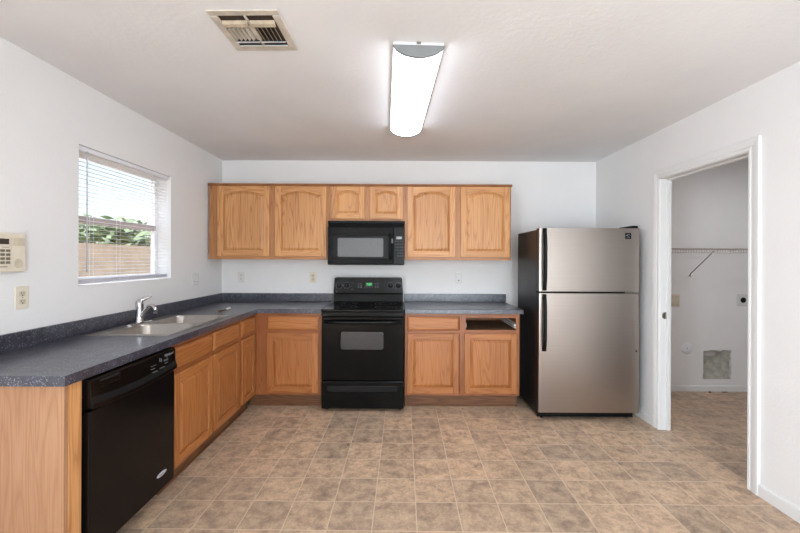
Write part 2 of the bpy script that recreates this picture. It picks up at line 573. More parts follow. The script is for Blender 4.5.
# baseboards
BB = [(0, 0), (.5, 0), (.5, 2.3), (.38, 2.7), (.2, 2.85), (0, 2.9)]
def bb_x(name, xw, sgn, y0, y1):
    return struct(MB().prism([(xw + sgn * a, z) for a, z in BB], 1, y0, y1).build(name, TRIMW))
CAS = 3.0                                         # door casing width
bb_x('baseboard_right', RX, -1, RY, DY0 - CAS)
bb_x('baseboard_right_back', RX, -1, DY1 + CAS, BY)
struct(MB().prism([(BY - a, z) for a, z in BB], 0, 45, RX - .5).build('baseboard_back', TRIMW))
struct(MB().prism([(LBY - a, z * .85) for a, z in BB], 0, RX + RT, LRX).build('baseboard_laundry', TRIMW))
bb_x('baseboard_left', LX, 1, RY, 56.5)

# doorway: jamb, stop, casing, strike plate
d = bpy.data.objects.new('door_1', None); COL.objects.link(d); struct(d)
d.location = ((RX + 2) * IN, (DY0 + DY1) / 2 * IN, 0)
class WB(MB):
    """builds in world inches under a parent standing at off"""
    def __init__(self, off):
        super().__init__(); self.off = off
    def build(self, *a, **k):
        self.v = [(p[0] - self.off[0], p[1] - self.off[1], p[2] - self.off[2]) for p in self.v]
        return super().build(*a, **k)
dof = (RX + 2, (DY0 + DY1) / 2, 0)
j = WB(dof)
for y0, y1 in ((DY0 - .75, DY0), (DY1, DY1 + .75)):
    j.box(RX - .02, RX + RT + .02, y0, y1, 0, DZ + .75)
j.box(RX - .02, RX + RT + .02, DY0, DY1, DZ, DZ + .75)
j.build('door_jamb', TRIMW, d, bevel=.06)
st = WB(dof)
sx0, sx1 = RX + 1.9, RX + 3.1
st.box(sx0, sx1, DY1 - .45, DY1, 0, DZ); st.box(sx0, sx1, DY0, DY0 + .45, 0, DZ); st.box(sx0, sx1, DY0 + .45, DY1 - .45, DZ - .45, DZ)
st.build('door_stop', TRIMW, d, bevel=.06)
# casing: stepped profile, (distance from the opening, projection)
CP = [(0.15, 0), (0.15, .38), (.35, .48), (.75, .46), (.85, .3), (1.1, .28), (1.3, .46), (2.2, .6), (CAS - .12, .62), (CAS, .52), (CAS, 0)]
c = WB(dof)
for side in (0, 1):
    pr = [((DY1 + a) if side else (DY0 - a), RX - b) for a, b in CP]
    c.prism([(b, a) for a, b in pr], 2, 0, DZ + .15)
for seg in (0,):
    # head: mitred to the legs
    rings = []
    for k in range(2):
        ring = []
        for a, b in CP:
            yy = (DY0 - a) if k == 0 else (DY1 + a)
            ring.append((RX - b, yy, DZ + a))
        rings.append(ring)
    c.loft(rings, True, True)
    for side in (0, 1):
        s = -1 if side == 0 else 1
        y0 = DY0 if side == 0 else DY1
        low = [(RX - b, y0 + s * a, DZ + .1) for a, b in CP]
        top = [(RX - b, y0 + s * a, DZ + a) for a, b in CP]
        c.loft([low, top], True, True)
c.build('door_casing', TRIMW, d)
p = WB(dof)
p.box(RX + 1.0, RX + 1.9, DY1 - .08, DY1 + .02, 35.2, 37.4); p.box(RX + .55, RX + 1.0, DY1 - .2, DY1 + .02, 35.6, 37.0)
p.build('strike_plate', NICKEL, d, bevel=.05)

# kitchen window
d = bpy.data.objects.new('window_1', None); COL.objects.link(d); struct(d)
wof = (LX - 4.5, (WY0 + WY1) / 2, WZ0)
d.location = [v * IN for v in wof]
f = WB(wof)
fx0, fx1 = LX - 5.6, LX - 4.3
f.box(fx0, fx1, WY0 + .02, WY0 + 1.6, WZ0 + .02, WZ1 - .02); f.box(fx0, fx1, WY1 - 1.6, WY1 - .02, WZ0 + .02, WZ1 - .02)
f.box(fx0, fx1, WY0 + 1.6, WY1 - 1.6, WZ0 + .02, WZ0 + 1.7); f.box(fx0, fx1, WY0 + 1.6, WY1 - 1.6, WZ1 - 1.6, WZ1 - .02)
f.build('window_frame', noise_mat('window_vinyl', (234, 232, 233), .45, var=.02, scale=10), d, bevel=.08)
mr = WB(wof); mr.box(fx0 + .1, fx1 + .5, WY0 + 1.6, WY1 - 1.6, 62.6, 64.3)
mr.build('meeting_rail', noise_mat('window_rail', (176, 164, 160), .45, var=.02, scale=10), d, bevel=.1)
g = WB(wof); g.box(fx0 + .5, fx0 + .62, WY0 + 1.6, WY1 - 1.6, WZ0 + 1.7, 62.6); g.box(fx0 + .5, fx0 + .62, WY0 + 1.6, WY1 - 1.6, 64.3, WZ1 - 1.6)
g.build('window_pane', GLASS, d)
# unseen patio window added behind the camera as a way in for light
d = bpy.data.objects.new('window_2_added', None); COL.objects.link(d); struct(d)
pof = ((PX0 + PX1) / 2, RY - 2, 0)
d.location = [v * IN for v in pof]
f = WB(pof)
for x in (PX0, (PX0 + PX1) / 2 - 1.2, PX1 - 2.4):
    f.box(x, x + 2.4, RY - 3.5, RY - 1, 0, PZ)
f.box(PX0, PX1, RY - 3.5, RY - 1, 0, 2.5); f.box(PX0, PX1, RY - 3.5, RY - 1, PZ - 2.5, PZ)
f.build('window_frame', TRIMW, d, bevel=.1)
g = WB(pof); g.box(PX0 + 2.4, PX1 - 2.4, RY - 2.4, RY - 2.2, 2.5, PZ - 2.5)
g.build('window_pane', GLASS, d)

d = bpy.data.objects.new('window_3_added', None); COL.objects.link(d); struct(d)  # unseen side window, added so light reaches the right wall from behind
pof = (LX - 2, (QY0 + QY1) / 2, QZ0)
d.location = [v * IN for v in pof]
f = WB(pof)
for y in (QY0, (QY0 + QY1) / 2 - 1, QY1 - 2):
    f.box(LX - 3.5, LX - 1, y, y + 2, QZ0, QZ1)
f.box(LX - 3.5, LX - 1, QY0, QY1, QZ0, QZ0 + 2); f.box(LX - 3.5, LX - 1, QY0, QY1, QZ1 - 2, QZ1)
f.build('window_frame', TRIMW, d, bevel=.1)
g = WB(pof); g.box(LX - 2.4, LX - 2.2, QY0 + 2, QY1 - 2, QZ0 + 2, QZ1 - 2)
g.build('window_pane', GLASS, d)

# ------------------------------------------------------------------ oak cabinets
def panel_outline(x0, x1, z0, z1, rise, ins=0.0, n=14):
    """bottom-left, bottom-right, then the (arched) top edge from right to left"""
    x0 += ins; x1 -= ins; z0 += ins; z1 -= ins
    pts = [(x0, z0), (x1, z0)]
    if rise <= 0:
        return pts + [(x1, z1), (x0, z1)]
    w = x1 - x0
    sh = 0.08 * w                                   # short flat shoulder
    pts.append((x1, z1 - rise))
    for k in range(n + 1):
        t = k / n
        x = (x1 - sh) - t * (w - 2 * sh)
        pts.append((x, z1 - rise + rise * (1 - (2 * t - 1) ** 2) ** 0.75))
    pts.append((x0, z1 - rise))
    return pts

def make_door(par, m, x0, x1, z0, z1, arch=0.0, fw=2.05, thick=0.75, label=None):
    top = -thick
    b = MB()
    b.box(x0, x0 + fw, top, 0, z0, z1, 2); b.box(x1 - fw, x1, top, 0, z0, z1, 2)
    b.box(x0 + fw, x1 - fw, top, 0, z0, z0 + fw, 0)
    px0, px1, pz0, pz1 = x0 + fw, x1 - fw, z0 + fw, z1 - fw + (0.35 if arch else 0)
    ol = panel_outline(px0, px1, pz0, pz1, arch)
    if arch:
        # top rail with the arch cut in its lower edge
        lower = ol[2:]
        b.prism(lower + [(px0, z1), (px1, z1)], 1, top, 0, 0)
    else:
        b.box(px0, px1, top, 0, pz1, z1, 0)
    b.box(px0 - .1, px1 + .1, -.2, -.02, pz0 - .1, pz1 + .1, 2)     # back of the groove
    dr = b.build('door', m, par, bevel=0.11, label=label)
    # raised panel
    a = ol
    i1 = panel_outline(px0, px1, pz0, pz1, arch, .16)
    i2 = panel_outline(px0, px1, pz0, pz1, arch, .95 if (px1 - px0) > 5 else .7)
    q = MB()
    q.loft([[(x, -.2, z) for x, z in a], [(x, top + .50, z) for x, z in a], [(x, top + .48, z) for x, z in i1],
            [(x, top + .12, z) for x, z in i2], [(x, top + .06, z) for x, z in panel_outline(px0, px1, pz0, pz1, arch, (.95 if (px1 - px0) > 5 else .7) + .06)]], False, True, 2)
    q.build('panel', m, dr)
    return dr

def make_front(par, m, x0, x1, z0, z1, name='drawer_front'):
    q = MB()
    def rc(i, y): return [(x0 + i, y, z0 + i), (x1 - i, y, z0 + i), (x1 - i, y, z1 - i), (x0 + i, y, z1 - i)]
    q.loft([rc(0, -.02), rc(0, -.42), rc(.12, -.52), rc(.42, -.66), rc(.52, -.75)], True, True, 0)
    return q.build(name, m, par, bevel=.03)

def carcass(par, m, w, dep, z0, z1, open_top=True, toe=True, ext=0):
    c = MB()
    zb = z0
    c.box(0, .7, .75, dep, zb, z1, 2); c.box(w - .7, w, .75, dep, zb, z1, 2)
    c.box(.7, w - .7, .75, dep, zb, zb + .6, 0); c.box(.7, w - .7, dep - .4, dep, zb + .6, z1, 2)
    if not open_top:
        c.box(.7, w - .7, .75, dep - .4, z1 - .6, z1, 0)
    c.build('carcass', m, par)
    if toe:
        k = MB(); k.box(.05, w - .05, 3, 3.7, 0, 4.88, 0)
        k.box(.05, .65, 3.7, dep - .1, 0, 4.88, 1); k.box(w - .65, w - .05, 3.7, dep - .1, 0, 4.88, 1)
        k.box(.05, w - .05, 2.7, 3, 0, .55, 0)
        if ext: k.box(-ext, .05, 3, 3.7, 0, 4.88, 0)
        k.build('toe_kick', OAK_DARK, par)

def frame(par, m, stiles, rails):
    f = MB()
    for x0, x1, z0, z1 in stiles: f.box(x0, x1, 0, .75, z0, z1, 2)
    for x0, x1, z0, z1 in rails: f.box(x0, x1, 0.01, .74, z0, z1, 0)
    return f.build('face_frame', OAK_FRAME if m is OAK else OAK_FRAME_BASE, par, bevel=.04)

BG = 'oak base cabinets under the worktop'
UG = 'oak wall cabinets on the back wall'
CH = 34.4
DT, DB, FT, FB = 27.2, 5.9, 33.2, 28.3      # door top / bottom, drawer front top / bottom
FX = -51.9                                  # face frame of the left run
FYB = 137.0                                 # face frame of the back run

# sink base, two doors under two false fronts
Y0 = 86.6
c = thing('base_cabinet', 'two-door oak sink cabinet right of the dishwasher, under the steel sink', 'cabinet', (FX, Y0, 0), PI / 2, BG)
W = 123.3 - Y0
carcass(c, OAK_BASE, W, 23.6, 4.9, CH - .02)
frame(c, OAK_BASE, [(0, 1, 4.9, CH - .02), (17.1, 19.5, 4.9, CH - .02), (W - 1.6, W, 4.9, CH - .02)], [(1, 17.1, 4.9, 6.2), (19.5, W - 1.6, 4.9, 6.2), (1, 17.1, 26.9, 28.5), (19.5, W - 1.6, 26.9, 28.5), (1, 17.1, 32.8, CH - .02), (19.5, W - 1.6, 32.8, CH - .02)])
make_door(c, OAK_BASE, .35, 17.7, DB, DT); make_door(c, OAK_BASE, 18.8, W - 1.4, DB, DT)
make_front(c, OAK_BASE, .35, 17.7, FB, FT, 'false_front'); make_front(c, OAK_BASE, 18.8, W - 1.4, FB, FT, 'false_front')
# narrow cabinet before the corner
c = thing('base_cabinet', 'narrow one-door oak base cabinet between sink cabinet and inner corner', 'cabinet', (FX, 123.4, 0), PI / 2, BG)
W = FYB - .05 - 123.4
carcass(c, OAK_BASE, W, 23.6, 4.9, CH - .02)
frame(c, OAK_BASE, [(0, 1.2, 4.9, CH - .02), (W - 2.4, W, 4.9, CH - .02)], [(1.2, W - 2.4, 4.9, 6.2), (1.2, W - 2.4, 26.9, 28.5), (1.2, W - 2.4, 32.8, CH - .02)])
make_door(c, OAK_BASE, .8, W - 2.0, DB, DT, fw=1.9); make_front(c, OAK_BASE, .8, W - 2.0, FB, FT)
# back run, left of the range
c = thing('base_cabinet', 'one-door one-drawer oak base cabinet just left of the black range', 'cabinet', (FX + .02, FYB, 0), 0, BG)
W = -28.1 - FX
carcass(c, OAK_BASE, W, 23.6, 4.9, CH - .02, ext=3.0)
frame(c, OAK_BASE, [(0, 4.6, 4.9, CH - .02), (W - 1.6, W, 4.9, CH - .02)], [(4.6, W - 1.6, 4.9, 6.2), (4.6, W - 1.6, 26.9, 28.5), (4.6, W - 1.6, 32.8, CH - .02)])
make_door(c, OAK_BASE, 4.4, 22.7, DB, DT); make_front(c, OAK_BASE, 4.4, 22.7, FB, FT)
# back run, right of the range, one drawer missing
X0 = 1.9
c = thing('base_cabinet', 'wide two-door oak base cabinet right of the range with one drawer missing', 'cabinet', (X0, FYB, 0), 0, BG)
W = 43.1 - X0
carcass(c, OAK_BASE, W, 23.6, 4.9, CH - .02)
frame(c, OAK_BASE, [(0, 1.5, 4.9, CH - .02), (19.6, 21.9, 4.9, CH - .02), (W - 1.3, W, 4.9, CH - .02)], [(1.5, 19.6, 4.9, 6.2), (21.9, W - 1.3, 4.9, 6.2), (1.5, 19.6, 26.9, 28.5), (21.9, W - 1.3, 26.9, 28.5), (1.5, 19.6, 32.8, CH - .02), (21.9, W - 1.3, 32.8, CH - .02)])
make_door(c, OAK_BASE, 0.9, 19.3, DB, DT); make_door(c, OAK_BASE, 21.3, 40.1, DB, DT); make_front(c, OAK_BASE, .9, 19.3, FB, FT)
s = MB(); s.box(W - 1.3, W - .9, .2, 20, 29.2, 31); s.box(W - 2.0, W - 1.3, .1, 20, 29.9, 30.5); s.box(W - 1.9, W - 1.3, .1, 20, 29.2, 29.5)
s.build('drawer_slide', WHITE_PL, c, label='white metal drawer slide')
s = MB(); s.box(21.6, 22.2, .8, 20, 29.2, 30.8); s.build('drawer_slide', WHITE_PL, c, label='white metal drawer slide')
s = MB(); s.box(20.8, 21.3, .75, 23.1, 5.6, CH - .1, 2); s.box(21.3, W - .72, .8, 23.1, 28.0, 28.3, 1)
s.build('partition', WOOD_RAW, c)
# end panel before the dishwasher
EY = 59.0
c = thing('end_panel', 'pale oak end panel at the near end of the counter, left of the dishwasher', 'end panel', (-63.8, EY, 0))
o = MB().box(-11.3, 11.9, 0, .7, 0, CH - .02, 2).build('panel', OAK_END, c)
o = MB().box(11.2, 12.0, .72, 3.1, 0, CH - .02, 2).build('stile', OAK, c)

# wall cabinets
UY = BY - 12.75
UZ, UH = 53.5, 29.4
def upper(x0, x1, z0, z1, doors, label, edges):
    c = thing('wall_cabinet', label, 'cabinet', (x0, UY, z0), 0, UG)
    W, H = x1 - x0, z1 - z0
    carcass(c, OAK, W, 12.7, .35, H, False, False)
    ed = [e - x0 for e in edges]
    st = [(ed[i], ed[i + 1], 0, H) for i in range(0, len(ed), 2)]
    ra = []
    for i in range(1, len(ed) - 1, 2):
        ra += [(ed[i], ed[i + 1], 0, 1.5), (ed[i], ed[i + 1], H - 1.9, H)]
    frame(c, OAK, st, ra)
    for a, b in doors:
        make_door(c, OAK, a - x0, b - x0, 1.25 if H > 20 else 1.0, H - 1.0, arch=1.5 if H > 20 else 1.0, fw=2.2 if H > 20 else 2.0)
    return c
UX = -74.4
upper(UX, -28.05, UZ, UZ + UH, [(-70.8, -50.7), (-48.5, -28.6)], 'tall two-door oak wall cabinet at the left corner', [UX, -70.3, -51.2, -48.0, -29.1, -28.05])
upper(-28.0, 1.75, 68.4, UZ + UH, [(-26.7, -13.9), (-11.7, .9)], 'short two-door oak wall cabinet above the microwave', [-28.0, -26.2, -14.4, -11.2, .4, 1.75])
upper(1.8, 43.1, UZ, UZ + UH, [(2.9, 21.4), (23.5, 42.5)], 'tall two-door oak wall cabinet right of the microwave', [1.8, 3.4, 20.9, 24.0, 42.0, 43.1])
t = MB()
TP = [(0, 0), (0, .95), (-.75, .95), (-.75, .55), (-.45, .35), (-.3, 0)]
t.prism([(UY + a - .01, UZ + UH - .9 + b) for a, b in TP], 0, UX - .15, 43.4, 0)
o = t.build('top_molding', OAK_TRIM); tag(o, 'long thin oak trim strip along the top of all the wall cabinets', 'trim')

# ------------------------------------------------------------------ worktops
CT0, CT1 = CH, 36.0
CEX, CEY = -50.5, 135.5         # front edges
CNY = 57.5                      # near end of the left run
SX0, SX1, SY0, SY1 = -71.3, -53.7, 87.8, 118.6    # sink cut-out
ct = thing('countertop', 'L-shaped speckled dark grey countertop holding the sink', 'countertop', (-65, 110, 0), 0, 'speckled countertops')
cof = (-65, 110, 0)
t = WB(cof)
xs = LX + .05
t.box(xs, CEX, CNY, SY0, CT0, CT1); t.box(xs, SX0, SY0, SY1, CT0, CT1); t.box(SX1, CEX, SY0, SY1, CT0, CT1)
t.box(xs, CEX, SY1, CEY, CT0, CT1); t.box(xs, -28.0, CEY, BY - .05, CT0, CT1)
o = t.build('worktop', COUNTER, ct)
b = WB(cof); b.box(xs, xs + .8, CNY, BY - .05, CT1, CT1 + 3.3); b.box(xs + .8, -28.0, BY - .85, BY - .05, CT1, CT1 + 3.3)
b.build('backsplash', COUNTER, ct, bevel=.12)
ct = thing('countertop', 'short straight dark grey countertop between range and refrigerator', 'countertop', (23, 152, 0), 0, 'speckled countertops')
cof = (23, 152, 0)
t = WB(cof); t.box(1.8, 44.1, CEY, BY - .05, CT0, CT1); t.build('worktop', COUNTER, ct, bevel=.12)
b = WB(cof); b.box(1.8, 44.6, BY - .85, BY - .05, CT1, CT1 + 3.3); b.build('backsplash', COUNTER, ct, bevel=.12)

# ------------------------------------------------------------------ sink
sof = (-62.5, 103.2, 36)
s = thing('kitchen_sink', 'double-bowl stainless steel sink set in the countertop under the window', 'sink', sof)
def rrect(x0, x1, y0, y1, r, z, n=6):
    pts = []
    for cx, cy, a0 in ((x1 - r, y1 - r, 0), (x0 + r, y1 - r, 90), (x0 + r, y0 + r, 180), (x1 - r, y0 + r, 270)):
        for k in range(n + 1):
            a = math.radians(a0 + 90 * k / n)
            pts.append((cx + r * math.cos(a), cy + r * math.sin(a), z))
    return pts
RX0, RX1, RY0, RY1 = -72.2, -53.0, 87.1, 119.3
BX0, BX1 = -68.8, -54.3
bowls = [(88.4, 102.3), (104.1, 118.0)]
rim = WB(sof)
zt = 36.14
# rim strips around the bowls
rim.box(RX0, RX1, RY0, bowls[0][0], 36.0, zt); rim.box(RX0, RX1, bowls[1][1], RY1, 36.0, zt); rim.box(RX0, BX0, bowls[0][0], bowls[1][1], 36.0, zt)
rim.box(BX1, RX1, bowls[0][0], bowls[1][1], 36.0, zt); rim.box(BX0, BX1, bowls[0][1], bowls[1][0], 36.0, zt)
# corner fillets of the bowls
for y0, y1 in bowls:
    for cx, sx in ((BX0, 1), (BX1, -1)):
        for cy, sy in ((y0, 1), (y1, -1)):
            r = 2.2
            arc = [(cx + sx * (r - r * math.sin(a)), cy + sy * (r - r * math.cos(a))) for a in [PI / 2 * k / 6 for k in range(7)]]
            rim.prism([(cx - sx * .01, cy - sy * .01)] + arc, 2, zt - .1, zt)
rim.build('rim', SINK_STEEL, s, bevel=.05)
for (y0, y1) in bowls:
    b = WB(sof)
    b.loft([rrect(BX0, BX1, y0, y1, 2.2, zt - .01), rrect(BX0 + .15, BX1 - .15, y0 + .15, y1 - .15, 2.2, zt - .4),
            rrect(BX0 + .4, BX1 - .4, y0 + .4, y1 - .4, 2.2, 30), rrect(BX0 + 1.2, BX1 - 1.2, y0 + 1.2, y1 - 1.2, 2.0, 29.1),
            rrect(BX0 + 2.6, BX1 - 2.6, y0 + 2.6, y1 - 2.6, 1.6, 28.9)], False, True, smooth=True)
    o = b.build('bowl', SINK_STEEL, s)
    dr = WB(sof); dr.lathe([(1.9, 28.9), (1.9, 29.02), (1.5, 29.05), (1.2, 28.95)], ((BX0 + BX1) / 2, (y0 + y1) / 2, 0))
    dr.build('drain', CHROME, o)
# faucet
fof = (-70.6, 103.3, zt)
f = thing('faucet', 'single-lever chrome kitchen faucet standing behind the double sink', 'faucet', fof)
b = MB(); b.loft([[(p[0], p[1], z) for p in rrect(-1.0, 1.0, -4.6, 4.6, .95, 0)] for z in (0, .25)] + [rrect(-.8, .8, -4.4, 4.4, .75, .36)], True, True, smooth=False)
b.build('deck_plate', CHROME, f)
b = MB(); b.lathe([(1.15, .3), (1.1, .6), (.98, .9), (.92, 2), (.95, 4.4), (1.0, 5.2), (.95, 5.8), (.7, 6.2), (.2, 6.35)], (0, 0, 0))
b.build('body', CHROME, f)
b = MB(); b.tube([(-.1, 0, 5.95), (.5, .3, 6.35), (1.2, .8, 6.75), (2.0, 1.3, 7.1), (2.3, 1.5, 7.25)], [.6, .6, .42, .3, .22])
b.build('lever', CHROME, f)
b = MB(); b.tube([(.3, 0, 1.4), (1.2, -.3, 2.6), (2.2, -.6, 3.9), (3.1, -.85, 4.75), (3.9, -1.1, 5.05), (4.7, -1.3, 4.8), (5.15, -1.4, 4.1), (5.25, -1.45, 3.4)], [.5, .5, .47, .46, .46, .47, .5, .5])
b.build('spout', CHROME, f)
b = MB(); b.lathe([(.52, 3.35), (.55, 3.1), (.5, 2.9), (.4, 2.9)], (5.26, -1.46, 0)); b.build('aerator', NICKEL, f)
# slim tool left on the counter
o = thing('hand_tool', 'slim dark stick with a white end lying on the counter between sink and corner', 'tool', (-59.8, 130, 36))
b = MB(); b.tube([(-.2, -3.6, .32), (-.1, -1.5, .28), (.05, 1.0, .28)], [.25, .2, .22], 10); b.build('shaft', OAK_DARK, o)
b = MB(); b.tube([(.05, 1.0, .28), (.1, 1.4, .38), (.25, 3.2, .45), (.3, 3.9, .4)], [.24, .36, .44, .3], 10); b.build('tip', WHITE_PL, o, label='white tip')

# ------------------------------------------------------------------ dishwasher
DW0, DW1 = 62.2, 86.5
o = thing('dishwasher', 'black dishwasher built in under the counter at left', 'dishwasher', (FX + .8, DW0, 0), PI / 2)
W = DW1 - DW0
MB().box(.3, W - .3, 5.1, 22.3, .5, 34.2).build('tub', BLACK_PL, o)
b = MB(); b.box(.5, W - .15, -.1, 1.2, 4.2, 28.4); b.build('door', DW_BLACK, o, bevel=.15)
b = MB()
NS = 16
def handle_prof(x):
    t = (x / W) * 2 - 1
    return 28.9 - .75 * (1 - t * t)                 # lower lip dips in the middle
rings = []
for k in range(NS + 1):
    x = .5 + (W - .65) * k / NS
    zl = handle_prof(x)
    rings.append([(x, 1.1, zl + .4), (x, .3, zl + .5), (x, -.45, zl), (x, -.75, zl + .25), (x, -.7, zl + .9), (x, -.35, zl + 2), (x, -.25, 33.4), (x, 0, 33.75), (x, 1.1, 33.75)])
b.loft(rings, True, True)
cp = b.build('control_panel', DW_BLACK, o, bevel=.06)
MB().box(.3, W - .3, 1.2, 5.1, 4.3, 34.2).build('tub_front', BLACK_PL, o)
b = MB(); b.box(2.4, 6.8, -.27, -.2, 32.0, 33.2)
b.build('vent_slot', DARK_HOLE, o)
b = MB(); b.box(2.3, 6.95, -.42, -.25, 31.85, 32.0); b.box(6.8, 6.95, -.42, -.25, 32.0, 33.2); b.build('vent_edge', BLACK_PL, o)
b = MB(); b.box(1.0, W - 1, 4.6, 5.0, .3, 4.2); b.build('toe_panel', BLACK_PL, o)
# printed control legends
RF = (PI / 2, 0, 0)
def pz(z): return -.36 if z < 31.4 else -.31
for x, z, w_, h_ in ((15.6, 31.6, 1.5, .1), (15.6, 31.0, 1.1, .1), (15.9, 30.3, 1.5, .12), (18.4, 31.9, .12, .8), (18.9, 31.7, .1, .8), (18.3, 30.5, 1.6, .1), (19.9, 31.6, 1.3, .35), (20.0, 31.1, 1.1, .1), (20.9, 32.2, .1, .6)):
    b = MB(); b.box(x, x + w_, -.43 - max(0, (31.9 - z)) * .12, -.2, z, z + h_)
    b.build('printed_legend', MARK_G, cp)
text_mesh('brand_script', 'Whirlpool', MARK_W, cp, .75, (21.6, -.33, 32.75), RF, .02, .3)
b = MB(); n = 28
b.loft([[(19.6 + 1.6 * k * math.cos(2 * PI * a / n), y, 7.6 + .43 * k * math.sin(2 * PI * a / n)) for a in range(n)] for k, y in ((1, -.05), (1, -.2), (.9, -.27))], True, True)
bd = b.build('badge', SILVER, o, label='oval silver badge')
text_mesh('badge_script', 'Whirlpool', MARK_G, bd, .52, (19.6, -.29, 7.6), RF, .01, .3)

# ------------------------------------------------------------------ range
SXa, SXb = -27.6, 1.6
rof = ((SXa + SXb) / 2, 147, 0)
o = thing('electric_range', 'freestanding black electric range with glass top under the microwave', 'stove', rof)
RW = (SXb - SXa) / 2
def rb(): return MB()
y = lambda v: v - 150.0          # depths below are 3 in further than where they stand
MB().box(-RW, RW, y(138.4), y(163.5), .8, 35.3).build('body', BLACK_EN, o, bevel=.1)
b = MB(); b.box(-RW - .05, RW + .05, y(136.4), y(161.0), 35.3, 36.2); tp = b.build('cooktop', BLACK_GLASS, o, bevel=.25, seg=3)
for cx, cy, r in ((-7.3, 143, 4.4), (7.3, 143, 3.4), (-7.3, 154.5, 3.2), (7.3, 154.5, 4.2)):
    n = 40
    for rr in (r, r * .62):
        b = MB()
        R1 = [(cx + rr * math.cos(2 * PI * k / n), y(cy) + rr * math.sin(2 * PI * k / n), 36.215) for k in range(n)]
        R2 = [(cx + (rr - .1) * math.cos(2 * PI * k / n), y(cy) + (rr - .1) * math.sin(2 * PI * k / n), 36.215) for k in range(n)]
        b.loft([R1, R2], False, False)
        b.build('burner_ring', MARK_G, tp)
b = MB()
for x0, x1, y0, y1 in ((11.4, 13.6, 139.5, 139.62), (11.4, 13.6, 144.5, 144.62), (11.4, 11.5, 139.5, 144.6), (13.5, 13.6, 139.5, 144.6)):
    b.box(x0, x1, y(y0), y(y1), 36.2, 36.22)
b.build('surface_light_outline', MARK_G, tp)
# backguard: a sloped riser, then the control fascia
b = MB()
b.prism([(y(163.5), 36.2), (y(160.2), 36.2), (y(160.6), 39.4), (y(161.2), 39.7), (y(163.5), 39.7)], 0, -RW + .3, RW - .3)
b.build('riser', BLACK_GL, o, bevel=.15)
b = MB()
n = 6
out = []
for (cx, cz, a0) in ((RW - 1.6, 45.7, 0), (-RW + 1.6, 45.7, 90)):
    for k in range(n + 1):
        a = math.radians(a0 + 90 * k / n)
        out.append((cx + .9 * math.cos(a), cz + .5 * math.sin(a)))
out += [(-RW + .3, 39.72), (RW - .3, 39.72)]
b.prism(out, 1, y(159.7), y(163.5), 0)
bg = b.build('backguard', BLACK_EN, o, bevel=.12)
KX = []
for px in (339.2, 346.6, 390.6, 398.5):
    KX.append((px - 400) * 156.5 / 381 - rof[0])
KZ = EYE - (285.8 - 259.0) * 156.5 / 381
for kx in KX:
    k_ = MB(); k_.lathe([(1.0, y(159.7)), (1.0, y(159.5)), (.82, y(159.35)), (.72, y(158.8)), (.6, y(158.7)), (.2, y(158.7))], (kx, 0, KZ), 1)
    k_.box(kx - .16, kx + .16, y(158.35), y(158.8), KZ - .7, KZ + .7)
    ko = k_.build('knob', BLACK_PL, o)
    m_ = MB()
    for a in range(16):
        if a in (12,): continue
        t = 2 * PI * a / 16
        cx, cz = kx + 1.32 * math.cos(t), KZ + 1.32 * math.sin(t)
        m_.box(cx - .09, cx + .09, y(159.66), y(159.72), cz - .09, cz + .09)
    m_.build('dial_marks', MARK_W, ko)
    m_ = MB(); m_.box(kx - .05, kx + .05, y(158.3), y(158.36), KZ + .15, KZ + .65); m_.build('pointer', MARK_W, ko)
DX = (369.0 - 400) * 156.5 / 381 - rof[0]
b = MB(); b.box(DX - 1.4, DX + 1.5, y(159.62), y(159.75), KZ - .3, KZ + 1.3); b.build('display', noise_mat('clock_window', (14, 60, 32), .2, var=.02), o, label='green clock display')
text_mesh('clock_digits', '7:00', GREEN_LED, o, 1.25, (DX + .05, y(159.6), KZ + .5), RF, .01)
def legend(x0, x1, z0, z1):
    b = MB(); b.box(x0, x1, y(159.64), y(159.72), z0, z1); b.build('button_legend', MARK_G, o)
for gx in (-4.3, -3.2, 2.7, 3.7):
    for gz in (.75, -.15, -.75):
        legend(DX + gx - .32, DX + gx + .32, KZ + gz - .12, KZ + gz + .12)
for gx in (-1.6, -.6, .4, 1.4):
    legend(DX + gx - .2, DX + gx + .2, KZ - .95, KZ - .75)
legend(DX - 7.4, DX - 6.2, KZ + 1.0, KZ + 1.12); legend(DX - 7.4, DX - 6.2, KZ - 1.6, KZ - 1.45)
b = MB(); b.lathe([(.3, y(159.64)), (.3, y(159.72))], (-RW + 1.6, 0, KZ - 2.5), 1, 12); b.build('maker_mark', MARK_G, o)
# front
b = MB(); b.box(-RW + .1, RW - .1, y(137.0), y(138.4), 33.6, 35.25); b.build('front_trim', BLACK_EN, o, bevel=.15)
b = MB(); b.box(-RW + .15, RW - .15, y(136.9), y(138.4), 11.1, 33.4); dr = b.build('oven_door', BLACK_GL, o, bevel=.25, seg=3)
wx0, wx1 = (341.2 - 400) * 134.0 / 381 - rof[0], (383.6 - 400) * 134.0 / 381 - rof[0]
wz0, wz1 = 22.0, 28.2
b = MB()
def rr2(x0, x1, z0, z1, r, yy): return [(p[0], yy, p[1]) for p in rrect(x0, x1, z0, z1, r, 0)]
b.loft([rr2(wx0, wx1, wz0, wz1, .8, y(136.92)), rr2(wx0, wx1, wz0, wz1, .8, y(136.84)), rr2(wx0 + .12, wx1 - .12, wz0 + .12, wz1 - .12, .7, y(136.82))], False, True)
b.build('oven_window', WINDOW_GREY, dr)
b = MB()
hz = 31.7
pts = []
for k in range(17):
    t = k / 16 * 2 - 1
    pts.append((t * 13.6, y(136.7) - 1.7 * (1 - abs(t) ** 6), hz + .0))
rings = []
for p in pts:
    rings.append([(p[0], p[1] + dy, p[2] + dz) for dy, dz in ((-.32, -.5), (-.42, 0), (-.32, .5), (.2, .62), (.42, 0), (.2, -.62))])
b.loft(rings, True, True); b.build('door_handle', BLACK_EN, dr, bevel=.08)
